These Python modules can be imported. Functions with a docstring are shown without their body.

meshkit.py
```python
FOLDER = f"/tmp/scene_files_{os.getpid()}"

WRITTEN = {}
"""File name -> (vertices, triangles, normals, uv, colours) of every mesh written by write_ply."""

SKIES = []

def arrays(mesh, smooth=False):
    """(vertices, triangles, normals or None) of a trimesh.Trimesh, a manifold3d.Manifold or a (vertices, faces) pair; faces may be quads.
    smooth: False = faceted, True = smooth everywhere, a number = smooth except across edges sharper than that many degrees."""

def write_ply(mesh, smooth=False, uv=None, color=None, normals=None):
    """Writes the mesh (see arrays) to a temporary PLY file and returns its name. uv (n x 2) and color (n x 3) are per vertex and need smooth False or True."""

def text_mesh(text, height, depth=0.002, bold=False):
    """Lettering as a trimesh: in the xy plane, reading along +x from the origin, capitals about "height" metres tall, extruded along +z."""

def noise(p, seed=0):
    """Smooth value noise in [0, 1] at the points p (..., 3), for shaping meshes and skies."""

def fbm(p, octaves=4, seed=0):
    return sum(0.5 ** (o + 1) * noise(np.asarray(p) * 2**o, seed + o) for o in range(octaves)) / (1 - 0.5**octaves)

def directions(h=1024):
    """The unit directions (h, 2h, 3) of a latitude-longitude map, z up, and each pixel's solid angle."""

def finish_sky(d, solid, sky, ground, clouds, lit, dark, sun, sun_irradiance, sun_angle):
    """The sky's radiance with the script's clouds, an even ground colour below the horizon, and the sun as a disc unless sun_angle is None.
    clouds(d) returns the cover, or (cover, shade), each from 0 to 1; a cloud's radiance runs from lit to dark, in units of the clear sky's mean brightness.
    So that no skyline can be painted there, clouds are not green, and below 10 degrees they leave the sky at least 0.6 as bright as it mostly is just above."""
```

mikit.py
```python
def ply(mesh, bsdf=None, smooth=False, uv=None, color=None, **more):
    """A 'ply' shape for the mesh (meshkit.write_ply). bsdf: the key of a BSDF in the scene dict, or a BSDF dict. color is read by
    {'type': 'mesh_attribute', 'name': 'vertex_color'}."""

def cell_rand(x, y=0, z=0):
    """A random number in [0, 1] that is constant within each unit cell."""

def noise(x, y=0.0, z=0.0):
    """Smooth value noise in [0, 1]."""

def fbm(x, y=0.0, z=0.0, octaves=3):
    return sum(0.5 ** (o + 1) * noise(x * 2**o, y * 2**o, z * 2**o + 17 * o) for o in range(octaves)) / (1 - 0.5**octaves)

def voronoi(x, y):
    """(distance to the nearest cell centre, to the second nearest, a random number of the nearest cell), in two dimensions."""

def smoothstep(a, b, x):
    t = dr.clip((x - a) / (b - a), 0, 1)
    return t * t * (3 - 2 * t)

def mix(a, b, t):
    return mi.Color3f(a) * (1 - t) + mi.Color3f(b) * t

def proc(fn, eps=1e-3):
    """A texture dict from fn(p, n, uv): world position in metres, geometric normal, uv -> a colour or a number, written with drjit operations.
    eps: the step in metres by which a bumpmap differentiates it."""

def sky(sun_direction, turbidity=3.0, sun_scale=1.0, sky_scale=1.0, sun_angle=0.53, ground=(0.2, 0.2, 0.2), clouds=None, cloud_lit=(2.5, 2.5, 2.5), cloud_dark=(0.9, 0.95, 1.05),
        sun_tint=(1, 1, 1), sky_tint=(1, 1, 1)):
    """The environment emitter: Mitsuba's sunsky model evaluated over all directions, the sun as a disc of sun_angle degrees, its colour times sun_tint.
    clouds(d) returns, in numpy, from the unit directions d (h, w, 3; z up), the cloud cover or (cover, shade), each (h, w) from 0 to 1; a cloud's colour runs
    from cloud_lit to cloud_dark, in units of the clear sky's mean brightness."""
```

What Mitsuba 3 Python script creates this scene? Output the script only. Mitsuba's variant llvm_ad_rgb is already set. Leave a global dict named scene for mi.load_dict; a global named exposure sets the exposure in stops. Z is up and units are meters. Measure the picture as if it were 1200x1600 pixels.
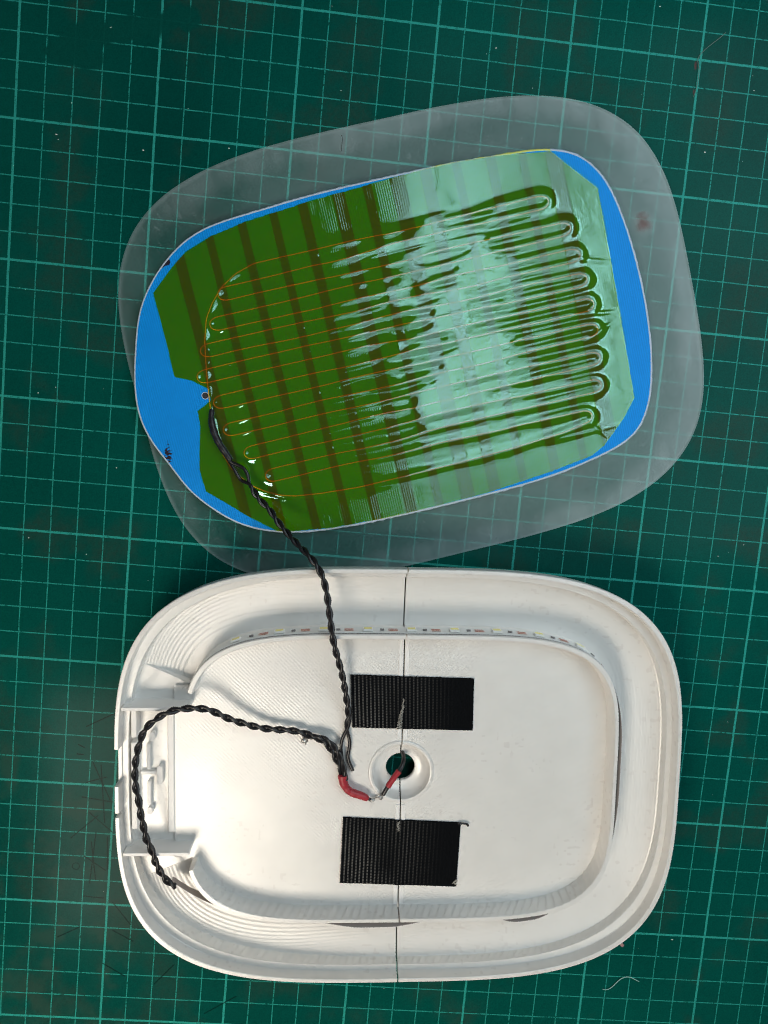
import math, random
import numpy as np
import trimesh
import drjit as dr
import mitsuba as mi
import mikit, meshkit
from mikit import ply, proc, noise, fbm, smoothstep, mix, cell_rand
from scipy.interpolate import CubicSpline
from scipy.spatial import cKDTree
import shapely
from shapely.geometry import Polygon, LineString, Point, box as sbox

T = mi.ScalarTransform4f
rng = np.random.default_rng(7)
random.seed(7)
scene, labels = {}, {}

# ------------------------------------------------------------------ camera, lamps, exposure
scene['camera'] = {
    'type': 'perspective', 'fov': 55.94, 'fov_axis': 'x', 'near_clip': 0.01, 'far_clip': 20.0,
    'to_world': T().look_at(origin=[0, 0, 0.28143], target=[0.0512253, -0.0974644, 0.28143 - 0.9939198],
                            up=[0.0050165, 0.995239, -0.0973352])}
exposure = 0.0
# a wide cool light panel over the right side of the bench, a smaller warm lamp over its near left edge, and the room's own dim bounce
def lamp(key, x0, x1, y0, y1, z, rgb):
    scene[key] = {'type': 'rectangle', 'to_world': T().translate([(x0 + x1) / 2, (y0 + y1) / 2, z]).rotate([1, 0, 0], 180).scale([(x1 - x0) / 2, (y1 - y0) / 2, 1]),
                  'emitter': {'type': 'area', 'radiance': {'type': 'rgb', 'value': list(rgb)}},
                  'bsdf': {'type': 'diffuse', 'reflectance': {'type': 'rgb', 'value': 0.6}}}
def panel_glow(p, n, uv):
    u, v = (p.x - 0.0453) / 0.4697, (p.y + 0.12) / 0.52
    core = smoothstep(0.44, 0.20, u) * smoothstep(0.12, 0.27, v) * smoothstep(0.86, 0.60, v)
    f = (0.32 + 0.44 * core + 0.62 * smoothstep(0.50, 0.62, u)) * (0.5 + 0.5 * smoothstep(0.0, 0.06, u)) * (0.5 + 1.0 * fbm(u * 5.0, v * 5.0, 1, 3))
    bar = dr.minimum(dr.minimum(dr.abs(u - 0.27), dr.abs(u - 0.62)), dr.abs(v - 0.52))
    return mi.Color3f(4.0, 4.75, 5.2) * f * (0.25 + 0.75 * smoothstep(0.004, 0.009, bar))
lamp('light_panel', 0.0453, 0.515, -0.12, 0.40, 0.45, (2.45, 3.0, 3.3))
scene['light_panel']['emitter']['radiance'] = proc(panel_glow)        # glazed in six panes, brighter towards one side
lamp('desk_lamp', -0.328, -0.097, -0.544, -0.272, 0.50, (15.0, 13.5, 11.5))
labels['light_panel'] = {'label': 'large pale blue six-pane light panel above the right half of the bench', 'category': 'light panel'}
labels['desk_lamp'] = {'label': 'smaller warm square lamp head above the near left edge of the bench', 'category': 'lamp'}
scene['room_bounce'] = {'type': 'constant', 'radiance': {'type': 'rgb', 'value': [0.045, 0.045, 0.045]}}

# ------------------------------------------------------------------ helpers
def rgb(*v):
    return {'type': 'rgb', 'value': list(v)}

def principled(key, base, rough, spec=0.5, metal=0.0, two=True, bump=None, scale=1.0, **more):
    b = {'type': 'principled', 'base_color': base if isinstance(base, dict) else rgb(*base), 'roughness': rough, 'specular': spec, 'metallic': metal, **more}
    if bump is not None:
        b = {'type': 'bumpmap', 'arbitrary': bump, 'scale': scale, 'bsdf': b}
    scene[key] = {'type': 'twosided', 'bsdf': b} if two else b

def numbered(key):
    if key not in scene and not any(k.startswith(key + '__') for k in scene):
        return key
    k = 1
    while f'{key}_{k:03d}' in scene or any(x.startswith(f'{key}_{k:03d}__') for x in scene):
        k += 1
    return f'{key}_{k:03d}'

def obj(name, mesh, mat, parent=None, smooth=False, **kw):
    key = numbered((parent + '__' if parent else '') + name)
    scene[key] = ply(mesh, mat, smooth, **kw)
    return key

class Frame:
    """A local frame on the bench, in millimetres: x along the thing, z up."""
    def __init__(self, ox, oy, deg):
        self.o, a = np.array([ox, oy, 0.0]), math.radians(deg)
        self.R = np.array([[math.cos(a), -math.sin(a), 0], [math.sin(a), math.cos(a), 0], [0, 0, 1]])
    def __call__(self, p):
        return np.asarray(p, float) @ self.R.T / 1000 + self.o
    def mesh(self, m):
        m = m.copy(); m.vertices = self(m.vertices); return m

def local(fr, p):
    """World point -> the frame's x and y in millimetres, in drjit."""
    x, y = (p.x - float(fr.o[0])) * 1000, (p.y - float(fr.o[1])) * 1000
    c, s = float(fr.R[0, 0]), float(fr.R[1, 0])
    return x * c + y * s, y * c - x * s

def box(x0, x1, y0, y1, z0, z1, bev=0.15):
    """A box with chamfered edges (millimetres)."""
    v = []
    for sx in (0, 1):
        for sy in (0, 1):
            for sz in (0, 1):
                X, Y, Z = (x0, x1)[sx], (y0, y1)[sy], (z0, z1)[sz]
                dx, dy, dz = (bev, -bev)[sx], (bev, -bev)[sy], (bev, -bev)[sz]
                v += [(X + dx, Y + dy, Z), (X + dx, Y, Z + dz), (X, Y + dy, Z + dz)]
    return trimesh.convex.convex_hull(np.array(v))

def resample(p, step):
    p = np.asarray(p, float)
    d = np.r_[0, np.cumsum(np.linalg.norm(np.diff(p, axis=0), axis=1) ** 0.5)]
    cs = CubicSpline(d, p)
    t = np.linspace(0, d[-1], 4000)
    q = cs(t)
    s = np.r_[0, np.cumsum(np.linalg.norm(np.diff(q, axis=0), axis=1))]
    n = max(4, int(s[-1] / step))
    u = np.linspace(0, s[-1], n)
    return np.stack([np.interp(u, s, q[:, k]) for k in range(p.shape[1])], 1), u

def frames(c):
    t = np.gradient(c, axis=0); t /= np.linalg.norm(t, axis=1, keepdims=True)
    n = np.zeros_like(c)
    a = np.cross(t[0], [0, 0, 1.0]); n[0] = a / np.linalg.norm(a)
    for i in range(1, len(c)):
        a = n[i - 1] - t[i] * (n[i - 1] @ t[i]); n[i] = a / np.linalg.norm(a)
    return t, n, np.cross(t, n)

def tube(c, r, k=10, cap=True):
    c = np.asarray(c, float); r = np.broadcast_to(r, len(c))
    t, n, b = frames(c)
    a = np.arange(k) / k * 2 * np.pi
    v = c[:, None] + r[:, None, None] * (np.cos(a)[None, :, None] * n[:, None] + np.sin(a)[None, :, None] * b[:, None])
    v = v.reshape(-1, 3)
    i, j = np.meshgrid(np.arange(len(c) - 1), np.arange(k), indexing='ij')
    p, q = (i * k + j).ravel(), (i * k + (j + 1) % k).ravel()
    f = np.vstack([np.stack([p, q, q + k], 1), np.stack([p, q + k, p + k], 1)])
    if cap:
        m = len(v); v = np.vstack([v, c[:1] - t[:1] * r[0] * 0.25, c[-1:] + t[-1:] * r[-1] * 0.25])
        j = np.arange(k)
        f = np.vstack([f, np.stack([j * 0 + m, (j + 1) % k, j], 1), np.stack([j * 0 + m + 1, (len(c) - 1) * k + j, (len(c) - 1) * k + (j + 1) % k], 1)])
    return trimesh.Trimesh(v, f, process=False)

def strands(c, u, r, pitch, phase=0.0):
    """Two wires twisted round the centre line c."""
    t, n, b = frames(c)
    out = []
    for ph in (0, np.pi):
        a = (2 * np.pi * u / pitch + ph + phase)[:, None]
        out.append(c + r * 1.02 * (np.cos(a) * n + np.sin(a) * b))
    return out

def blob(p, r, seed=0, sub=3, squash=(1, 1, 1), rough=0.35):
    m = trimesh.creation.icosphere(subdivisions=sub, radius=1.0)
    d = 1 + rough * (meshkit.fbm(m.vertices * 1.7 + seed * 3.1, 3, seed) - 0.5) * 2
    m.vertices = m.vertices * d[:, None] * r * np.array(squash) + np.array(p)
    return m

# ------------------------------------------------------------------ frames of the three large things
MAT = Frame(-0.11489, 0.16636, -5.354)       # the mat's printed grid: x along, y up, origin on a heavy crossing
PAN = Frame(0.0276, 0.0369, 13.26)           # the frosted cover
HOU = Frame(0.020466, -0.127227, -1.259)     # the white housing: origin in its central hole, the joint runs along y

# ------------------------------------------------------------------ materials
cuts = [((-96.6, -158.1), (-97.2, -172)), ((-88.8, -195.8), (-95.6, -185.9)), ((-100.6, -212.1), (-91.8, -218.1)), ((-101, -155.8), (-104.4, -177.4)),
        ((-106, -165.9), (-97.9, -172.2)), ((-101.2, -126.5), (-95.0, -142.6)), ((-103.2, -147.7), (-94.7, -156)), ((-106.6, -119.3), (-104.2, -120.6)),
        ((-107.2, -123.2), (-104.8, -123.5)), ((-107.1, -182.8), (-99, -184)), ((-103, -112), (-92, -107)), ((-104, -135), (-96, -133)),
        ((-98, -128), (-97.5, -152)), ((-106, -141), (-94, -143.5)), ((-111, -158), (-100, -149)), ((-103, -160), (-102, -176)), ((-96, -198), (-88, -203)),
        ((-80, -222), (-72, -214)), ((-118, -200), (-109, -196)), ((-60, -236), (-47, -229))]

def mat_color(p, n, uv):
    x, y = local(MAT, p)
    wx, wy = p.x * 1000, p.y * 1000
    def line(v, step, half):
        d = dr.abs(v - step * dr.round(v / step))
        return 1 - smoothstep(half - 0.06, half + 0.06, d)
    on = dr.select(y > -400.6, 1.0, dr.select((x > 12) , 1.0, 0.0))
    wob = (noise(x * 0.5, y * 0.5, 3) - 0.5) * 0.10
    wear = smoothstep(0.16, 0.30, fbm(x * 1.1, y * 1.1, 5.0, 3)) * smoothstep(0.12, 0.24, noise(x * 3.1, y * 3.1, 9))
    thin = dr.maximum(line(x + wob, 10.0, 0.20) * on, line(y + wob, 10.0, 0.20) * dr.select(y > -400.6, 1.0, 0.0))
    heavy = dr.maximum(line(x + wob, 50.0, 0.43), line(y + wob, 50.0, 0.43) * dr.select(y > -401, 1.0, 0.0))
    ink = dr.maximum(thin * (0.72 + 0.28 * noise(x * 0.8, y * 0.8, 1)) * wear, heavy * (0.8 + 0.2 * wear) * (0.55 + 0.45 * wear))
    # a wiped patch near the far left corner where the print has been rubbed away
    def capsule(ax, ay, bx, by, r):
        t = dr.clip(((wx - ax) * (bx - ax) + (wy - ay) * (by - ay)) / ((bx - ax) ** 2 + (by - ay) ** 2), 0, 1)
        d = dr.sqrt(dr.square(wx - ax - t * (bx - ax)) + dr.square(wy - ay - t * (by - ay)))
        return 1 - smoothstep(r - 1.2, r + 1.2, d + (noise(wx * 0.35, wy * 0.35, 4) - 0.5) * 3.5)
    rub = dr.maximum(capsule(-97, 145, -55, 153, 4.2), dr.maximum(capsule(-104, 139, -92, 137, 4.0), capsule(-100, 143, -88, 147, 4.0)))
    ink = ink * (1 - 0.97 * rub)
    big = fbm(x * 0.018, y * 0.018, 2, 3)
    grime = smoothstep(0.5, 0.75, fbm(x * 0.05 + 7, y * 0.05, 4, 4)) * (0.35 + 0.65 * noise(x * 1.3, y * 1.3, 2))
    grime = grime * (1 - rub)
    speck = smoothstep(0.86, 0.95, noise(x * 2.3, y * 2.3, 12)) * 0.5
    base = mix((0.0008, 0.048, 0.038), (0.0014, 0.078, 0.060), big)
    base = mix(base, (0.0020, 0.060, 0.046), rub * 0.7)
    base = mix(base, (0.026, 0.046, 0.034), grime * 0.5)
    base = base * (0.88 + 0.24 * noise(x * 4.0, y * 4.0, 3)) * (1 - 0.25 * speck)
    dust = smoothstep(0.5, 0.8, fbm(wx * 0.09, wy * 0.09, 8, 4)) * smoothstep(-82, -100, wx) * smoothstep(-105, -125, wy)
    base = mix(base, (0.030, 0.062, 0.046), dust * 0.5)
    cut = mi.Float(0)
    for (ax, ay), (bx, by) in cuts:
        t = dr.clip(((wx - ax) * (bx - ax) + (wy - ay) * (by - ay)) / ((bx - ax) ** 2 + (by - ay) ** 2), 0, 1)
        d = dr.sqrt(dr.square(wx - ax - t * (bx - ax)) + dr.square(wy - ay - t * (by - ay)))
        cut = dr.maximum(cut, 1 - smoothstep(0.14, 0.30, d))
    ring = dr.abs(dr.sqrt(dr.square(wx + 109.5) + dr.square(wy + 170.0)) - 1.4)
    cut = dr.maximum(cut, 0.8 * (1 - smoothstep(0.1, 0.25, ring)))
    c = mix(base, (0.026, 0.285, 0.235), dr.clip(ink, 0, 1))
    c = mix(c, (0.002, 0.018, 0.014), cut * 0.9)
    rust = (1 - smoothstep(0.5, 1.1, dr.sqrt(dr.square((wx - 132.2) * 1.6) + dr.square((wy - 141.0) * 0.55)))) + (1 - smoothstep(0.3, 0.8, dr.sqrt(dr.square((wx - 131.9) * 1.6) + dr.square((wy - 131.5) * 0.6))))
    return mix(c, (0.10, 0.045, 0.045), dr.clip(rust, 0, 1) * 0.8)

principled('mat_surface', proc(mat_color), 0.15, 0.027)

def haze(p, n, uv):
    x, y = local(PAN, p)
    r = (dr.abs(x / 108.2) ** 3.46 + dr.abs(y / 82.5) ** 3.46) ** (1 / 3.46)
    smear = fbm(x * 0.035, y * 0.035, 3, 4)
    streak = fbm(x * 0.25 + 3, y * 0.05, 1, 3)
    fine = noise(x * 2.4, y * 2.4, 5)
    rim = smoothstep(0.88, 0.97, r + (smear - 0.5) * 0.10)
    edge = smoothstep(0.985, 1.0, r)
    side = dr.clip((x + 105) / 210, 0, 1)
    dots = smoothstep(0.93, 0.97, noise(x * 0.9, y * 0.9, 7))
    sm_ = 1 - smoothstep(1.5, 5.0, dr.sqrt(dr.square(x - 94.1) + dr.square((y - 25) * 0.8)))
    return dr.clip(0.06 * sm_ + 0.004 + 0.086 * side + (0.022 + 0.04 * side) * rim * (0.4 + 1.2 * streak) + 0.06 * (smear - 0.34) + 0.012 * (fine - 0.5) + 0.06 * edge + 0.05 * dots, 0.008, 1)
def haze_color(p, n, uv):
    x, y = local(PAN, p)
    red = 1 - smoothstep(1.0, 4.2, dr.sqrt(dr.square(x - 94.1) + dr.square((y - 25) * 0.8)) + (noise(x * 0.7, y * 0.7, 2) - 0.5) * 2.0)
    return mix((0.74, 0.85, 0.87), (0.50, 0.16, 0.16), red * 0.85)
scene['frosted_plastic'] = {'type': 'mask', 'opacity': proc(haze), 'bsdf': {'type': 'twosided', 'bsdf': {'type': 'principled', 'base_color': proc(haze_color), 'roughness': 0.5, 'specular': 0.4}}}
principled('rough_edge', (0.44, 0.51, 0.60), 0.7, 0.3)
principled('yellow_edge', (0.60, 0.62, 0.14), 0.5, 0.4)

def blue_color(p, n, uv):
    x, y = local(PAN, p)
    ridge = 0.5 + 0.5 * dr.sin(x * (2 * math.pi / 0.86) + 1.2 * noise(x * 0.4, y * 0.08, 1))
    c = mix((0.003, 0.265, 0.77), (0.004, 0.285, 0.82), noise(x * 0.08, y * 0.08, 2)) * (0.78 + 0.22 * ridge)
    d1 = (dr.abs(x + 102.0 - (y + 19) * 0.25) * 0.9 + dr.abs(y + 19.2) * 0.42)
    scuff = (1 - smoothstep(1.2, 2.0, d1 + (noise(x * 2.2, y * 2.2, 3) - 0.5) * 1.6)) * smoothstep(0.32, 0.5, noise(x * 0.6 + y * 1.6, y * 0.9 - x, 6))
    d2 = dr.sqrt(dr.square((x + 85.3) * 0.6 + (y - 49.6) * 0.5) + dr.square((x + 85.3) * 0.5 - (y - 49.6) * 0.8))
    chip = 1 - smoothstep(1.5, 1.9, d2 + (noise(x * 1.1, y * 1.1, 4) - 0.5) * 1.2)
    return mix(c, (0.022, 0.016, 0.026), dr.maximum(scuff, chip))
principled('blue_paint', proc(blue_color), 0.5, 0.12)
scene['amber_film'] = {'type': 'thindielectric', 'int_ior': 1.65, 'specular_transmittance': rgb(0.92, 0.81, 0.02), 'specular_reflectance': rgb(0.55, 1.0, 0.92)}
scene['bonded_film'] = {'type': 'thindielectric', 'int_ior': 1.0002, 'specular_transmittance': rgb(0.90, 0.66, 0.02), 'specular_reflectance': rgb(0.5, 0.5, 0.5)}
scene['amber_adhesive'] = {'type': 'mask', 'opacity': proc(lambda p, n, uv: 0.055 + 0.03 * noise(p.x * 900, p.y * 900, 1)), 'bsdf': {'type': 'twosided', 'bsdf': {'type': 'diffuse', 'reflectance': rgb(0.42, 0.32, 0.0)}}}
scene['amber_haze'] = {'type': 'mask', 'opacity': proc(lambda p, n, uv: 0.062 + 0.03 * noise(p.x * 500, p.y * 500, 4)), 'bsdf': {'type': 'twosided', 'bsdf': {'type': 'diffuse', 'reflectance': rgb(0.46, 0.36, 0.0)}}}
principled('copper', (0.66, 0.40, 0.08), 0.28, 0.5, metal=0.5)
principled('dark_hole', (0.02, 0.018, 0.02), 0.7)

def pla_color(p, n, uv):
    x, y = local(HOU, p)
    c = mix((0.66, 0.645, 0.615), (0.71, 0.695, 0.665), fbm(x * 0.12, y * 0.12, p.z * 150, 3))
    dirt = smoothstep(0.72, 0.82, noise(x * 0.7, y * 0.7, p.z * 500)) * smoothstep(0.5, 0.7, noise(x * 0.09, y * 0.09, 5))
    return mix(c, (0.50, 0.46, 0.43), dirt * 0.25)
principled('pearl_plastic', proc(pla_color), 0.30, 0.5, metal=0.07)
principled('smooth_plastic', (0.74, 0.725, 0.70), 0.4, 0.5)

def web_color(p, n, uv):
    x, y = uv.x, uv.y          # millimetres along the patch
    col = dr.round(x / 1.5)
    dx = dr.abs(x - col * 1.5)
    fy = y / 0.62 + cell_rand(col, 1) * 0.8
    dot = (1 - smoothstep(0.22, 0.34, dx)) * smoothstep(0.20, 0.34, dr.abs(fy - dr.floor(fy) - 0.5) )
    dot = dot * (0.15 + 0.85 * noise(x * 0.11, y * 0.11, 2)) * smoothstep(42, 6, x)
    c = mix((0.0022, 0.0028, 0.0036), (0.0045, 0.0050, 0.0060), noise(x * 5, y * 5, 1))
    return mix(c, (0.30, 0.29, 0.27), dot * 0.55)
principled('webbing', proc(web_color), 0.85, 0.05)
principled('frayed_thread', (0.56, 0.53, 0.47), 0.6, 0.4)
principled('black_insulation', (0.010, 0.0095, 0.011), 0.30, 0.5)
principled('black_sleeve', (0.012, 0.011, 0.014), 0.42, 0.4)
principled('red_sleeve', (0.33, 0.026, 0.036), 0.42, 0.4)
principled('solder', (0.42, 0.41, 0.40), 0.32, 0.5, metal=0.9)
principled('strip_face', (0.62, 0.63, 0.62), 0.4, 0.5)
principled('strip_back', (0.30, 0.27, 0.26), 0.55, 0.3)
principled('led_phosphor', (0.78, 0.70, 0.22), 0.35, 0.5)
principled('led_case', (0.80, 0.79, 0.74), 0.4, 0.5)
principled('resistor_black', (0.16, 0.15, 0.15), 0.4)
principled('pad_copper', (0.52, 0.26, 0.20), 0.5, 0.4)
principled('print_ink', (0.026, 0.285, 0.235), 0.5, 0.3)
principled('dust', (0.72, 0.71, 0.66), 0.7)
principled('grit', (0.36, 0.22, 0.22), 0.7)
principled('fibre', (0.30, 0.50, 0.44), 0.4, 0.5)
principled('hair', (0.16, 0.20, 0.17), 0.5)

# ------------------------------------------------------------------ the cutting mat
mat_mesh = trimesh.creation.box(extents=[1600, 1200, 3]); mat_mesh.apply_translation([110, -140, -1.5])
scene['cutting_mat'] = ply(MAT.mesh(mat_mesh), 'mat_surface')
labels['cutting_mat'] = {'label': 'dark green self-healing cutting mat printed with a pale centimetre grid', 'kind': 'structure'}
tm = meshkit.text_mesh('Cl', 0.0092, depth=0.00003, bold=True)
tm.vertices *= 1000
tm.apply_translation([-2.35 - tm.bounds[0, 0] + 0.4, -401.9 - tm.bounds[1, 1], 0.005])
tm.apply_translation([0, 0, 0])
obj('printed_lettering', MAT.mesh(tm), 'print_ink', 'cutting_mat')

# ------------------------------------------------------------------ the frosted cover with its heater film
def sup(a, b, n, phi):
    r = ((np.abs(np.cos(phi)) / a) ** n + (np.abs(np.sin(phi)) / b) ** n) ** (-1 / n)
    return np.stack([r * np.cos(phi), r * np.sin(phi)], 1)

def even_phi(a, b, n, lo, hi, k):
    t = np.linspace(lo, hi, 6000); p = sup(a, b, n, t)
    s = np.r_[0, np.cumsum(np.linalg.norm(np.diff(p, axis=0), axis=1))]
    return np.interp(np.linspace(0, s[-1], k), s, t)

def loft(loops, close=False):
    """Loops (m, k, 3) that run round a closed curve -> a skin between neighbours."""
    L = np.asarray(loops); m, k, _ = L.shape
    i, j = np.meshgrid(np.arange(m if close else m - 1), np.arange(k), indexing='ij')
    a, b = (i * k + j).ravel(), (i * k + (j + 1) % k).ravel()
    c, d = (((i + 1) % m) * k + j).ravel(), (((i + 1) % m) * k + (j + 1) % k).ravel()
    return L.reshape(-1, 3), np.vstack([np.stack([a, b, d], 1), np.stack([a, d, c], 1)])

phi = even_phi(108.2, 82.5, 3.46, 0, 2 * np.pi, 601)[:-1]
edge = 0.35 * (meshkit.fbm(np.stack([np.cos(phi) * 4, np.sin(phi) * 4, phi * 0], 1), 3, 3) - 0.5)
def cover_loop(s, z):
    p = sup(108.2, 82.5, 3.46, phi); p = p * (1 - (s - edge)[:, None] / np.linalg.norm(p, axis=1, keepdims=True))
    return np.c_[p, np.full(len(p), z)]
one = np.ones(len(phi))
v, f = loft([np.zeros((len(phi), 3)) + [0, 0, 0.35], cover_loop(0.4 * one, 0.35), cover_loop(0.05 * one, 0.6), cover_loop(0 * one, 1.8), cover_loop(0.25 * one, 2.7), cover_loop(0.9 * one, 3.0), np.zeros((len(phi), 3)) + [0, 0, 3.0]])
cover = 'frosted_cover'
obj('plate', PAN.mesh(trimesh.Trimesh(v, f, process=False)), 'frosted_plastic', cover, smooth=40)
labels[cover] = {'label': 'frosted rounded cover with blue painted centre under amber film strips, above the white housing', 'category': 'cover'}
labels[cover + '__plate'] = {'label': 'clear frosted border of the cover'}

blue_pts = np.array([(-103.3, 22.7), (-108.0, 5.7), (-108.6, -3.3), (-106.6, -13.4), (-102.8, -22.5), (-97.9, -33.6), (-92.0, -41.8), (-82.8, -50.6), (-71.7, -56.4), (-63.7, -58.8), (-53.3, -60.6), (-31.6, -62.0), (-9.6, -62.3), (12.5, -62.2), (42.7, -60.6), (58.5, -58.0), (69.0, -55.1), (76.0, -51.0), (80.0, -46.0), (83.0, -39.9), (84.8, -34.1), (87.4, -19.3), (88.3, -4.2), (87.3, 18.0), (85.0, 33.0), (80.2, 46.5), (73.2, 54.2), (63.3, 58.3), (46.0, 60.2), (24.2, 61.3), (0.8, 61.5), (-28.3, 61.2), (-48.7, 60.0), (-60.9, 59.1), (-69.5, 57.6), (-76.9, 54.8), (-84.5, 50.0), (-93.8, 41.2), (-98.6, 34.2)])
def closed_spline(p, k):
    p = np.vstack([p, p[:1]])
    d = np.r_[0, np.cumsum(np.linalg.norm(np.diff(p, axis=0), axis=1))]
    cs = CubicSpline(d, p, bc_type='periodic')
    return cs(np.linspace(0, d[-1], k, endpoint=False))
blue_out = Polygon(closed_spline(blue_pts, 500)).buffer(0)
def sheet(poly, z0, z1):
    m = trimesh.creation.extrude_polygon(poly, z1 - z0, engine='earcut'); m.apply_translation([0, 0, z0]); return m
hole_xy = (-82.9, -0.9)
blue_in = blue_out.buffer(-0.35).difference(Point(hole_xy).buffer(1.25, 16))
obj('painted_panel', PAN.mesh(sheet(blue_in, 3.05, 3.9)), 'blue_paint', cover)
labels[cover + '__painted_panel'] = {'label': 'bright blue painted panel with a torn corner and a small round hole'}
hm = trimesh.creation.cylinder(radius=1.2, height=0.4, sections=24); hm.apply_translation([*hole_xy, 3.3])
obj('hole_plug', PAN.mesh(hm), 'dark_hole', cover)
rg = trimesh.creation.annulus(r_min=1.15, r_max=1.38, height=0.12, sections=24); rg.apply_translation([*hole_xy, 3.94])
obj('hole_rim', PAN.mesh(rg), 'rough_edge', cover)
# the rough cut lip round the painted panel
lp = np.array(blue_out.exterior.coords)[:-1]
lp = closed_spline(lp[::2], 900)
tg = np.roll(lp, -1, 0) - np.roll(lp, 1, 0); tg /= np.linalg.norm(tg, axis=1, keepdims=True)
nm = np.c_[tg[:, 1], -tg[:, 0]]
nm *= np.sign((nm * lp).sum(1).mean())
q3 = np.c_[lp * 0.9, np.zeros(len(lp))]
w1 = 0.15 + 0.70 * meshkit.fbm(q3, 4, 11); w0 = 0.30 + 0.35 * meshkit.fbm(q3 * 1.3, 3, 12)
w1 *= 0.6 * (0.12 + 0.88 * np.clip((lp[:, 0] + 100) / 60, 0, 1)) * (0.35 + 1.3 * meshkit.noise(q3 * 0.9, 21))
hz = 3.92 + 0.12 * meshkit.fbm(q3 * 2, 3, 13)
lift = lambda o, z: np.c_[lp + nm * o[:, None], np.broadcast_to(z, len(lp))]
yel = (lp[:, 1] > 50) & (lp[:, 0] > 20) & (lp[:, 0] < 64)
v, f = loft([lift(-0.35 - w0 * 0.4, 3.93), lift(-0.2 + 0 * w0, hz), lift(w1 * 0.6, hz - 0.1), lift(w1, 3.02)])
fy = yel[f % len(lp)].all(1)
obj('cut_edge', PAN.mesh(trimesh.Trimesh(v, f[~fy], process=False)), 'rough_edge', cover, smooth=True)
obj('film_edge', PAN.mesh(trimesh.Trimesh(v + [0, 0, 0.0], f[fy], process=False)), 'yellow_edge', cover, smooth=True)
labels[cover + '__film_edge'] = {'label': 'yellow film edge folded over the top of the panel'}

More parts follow.
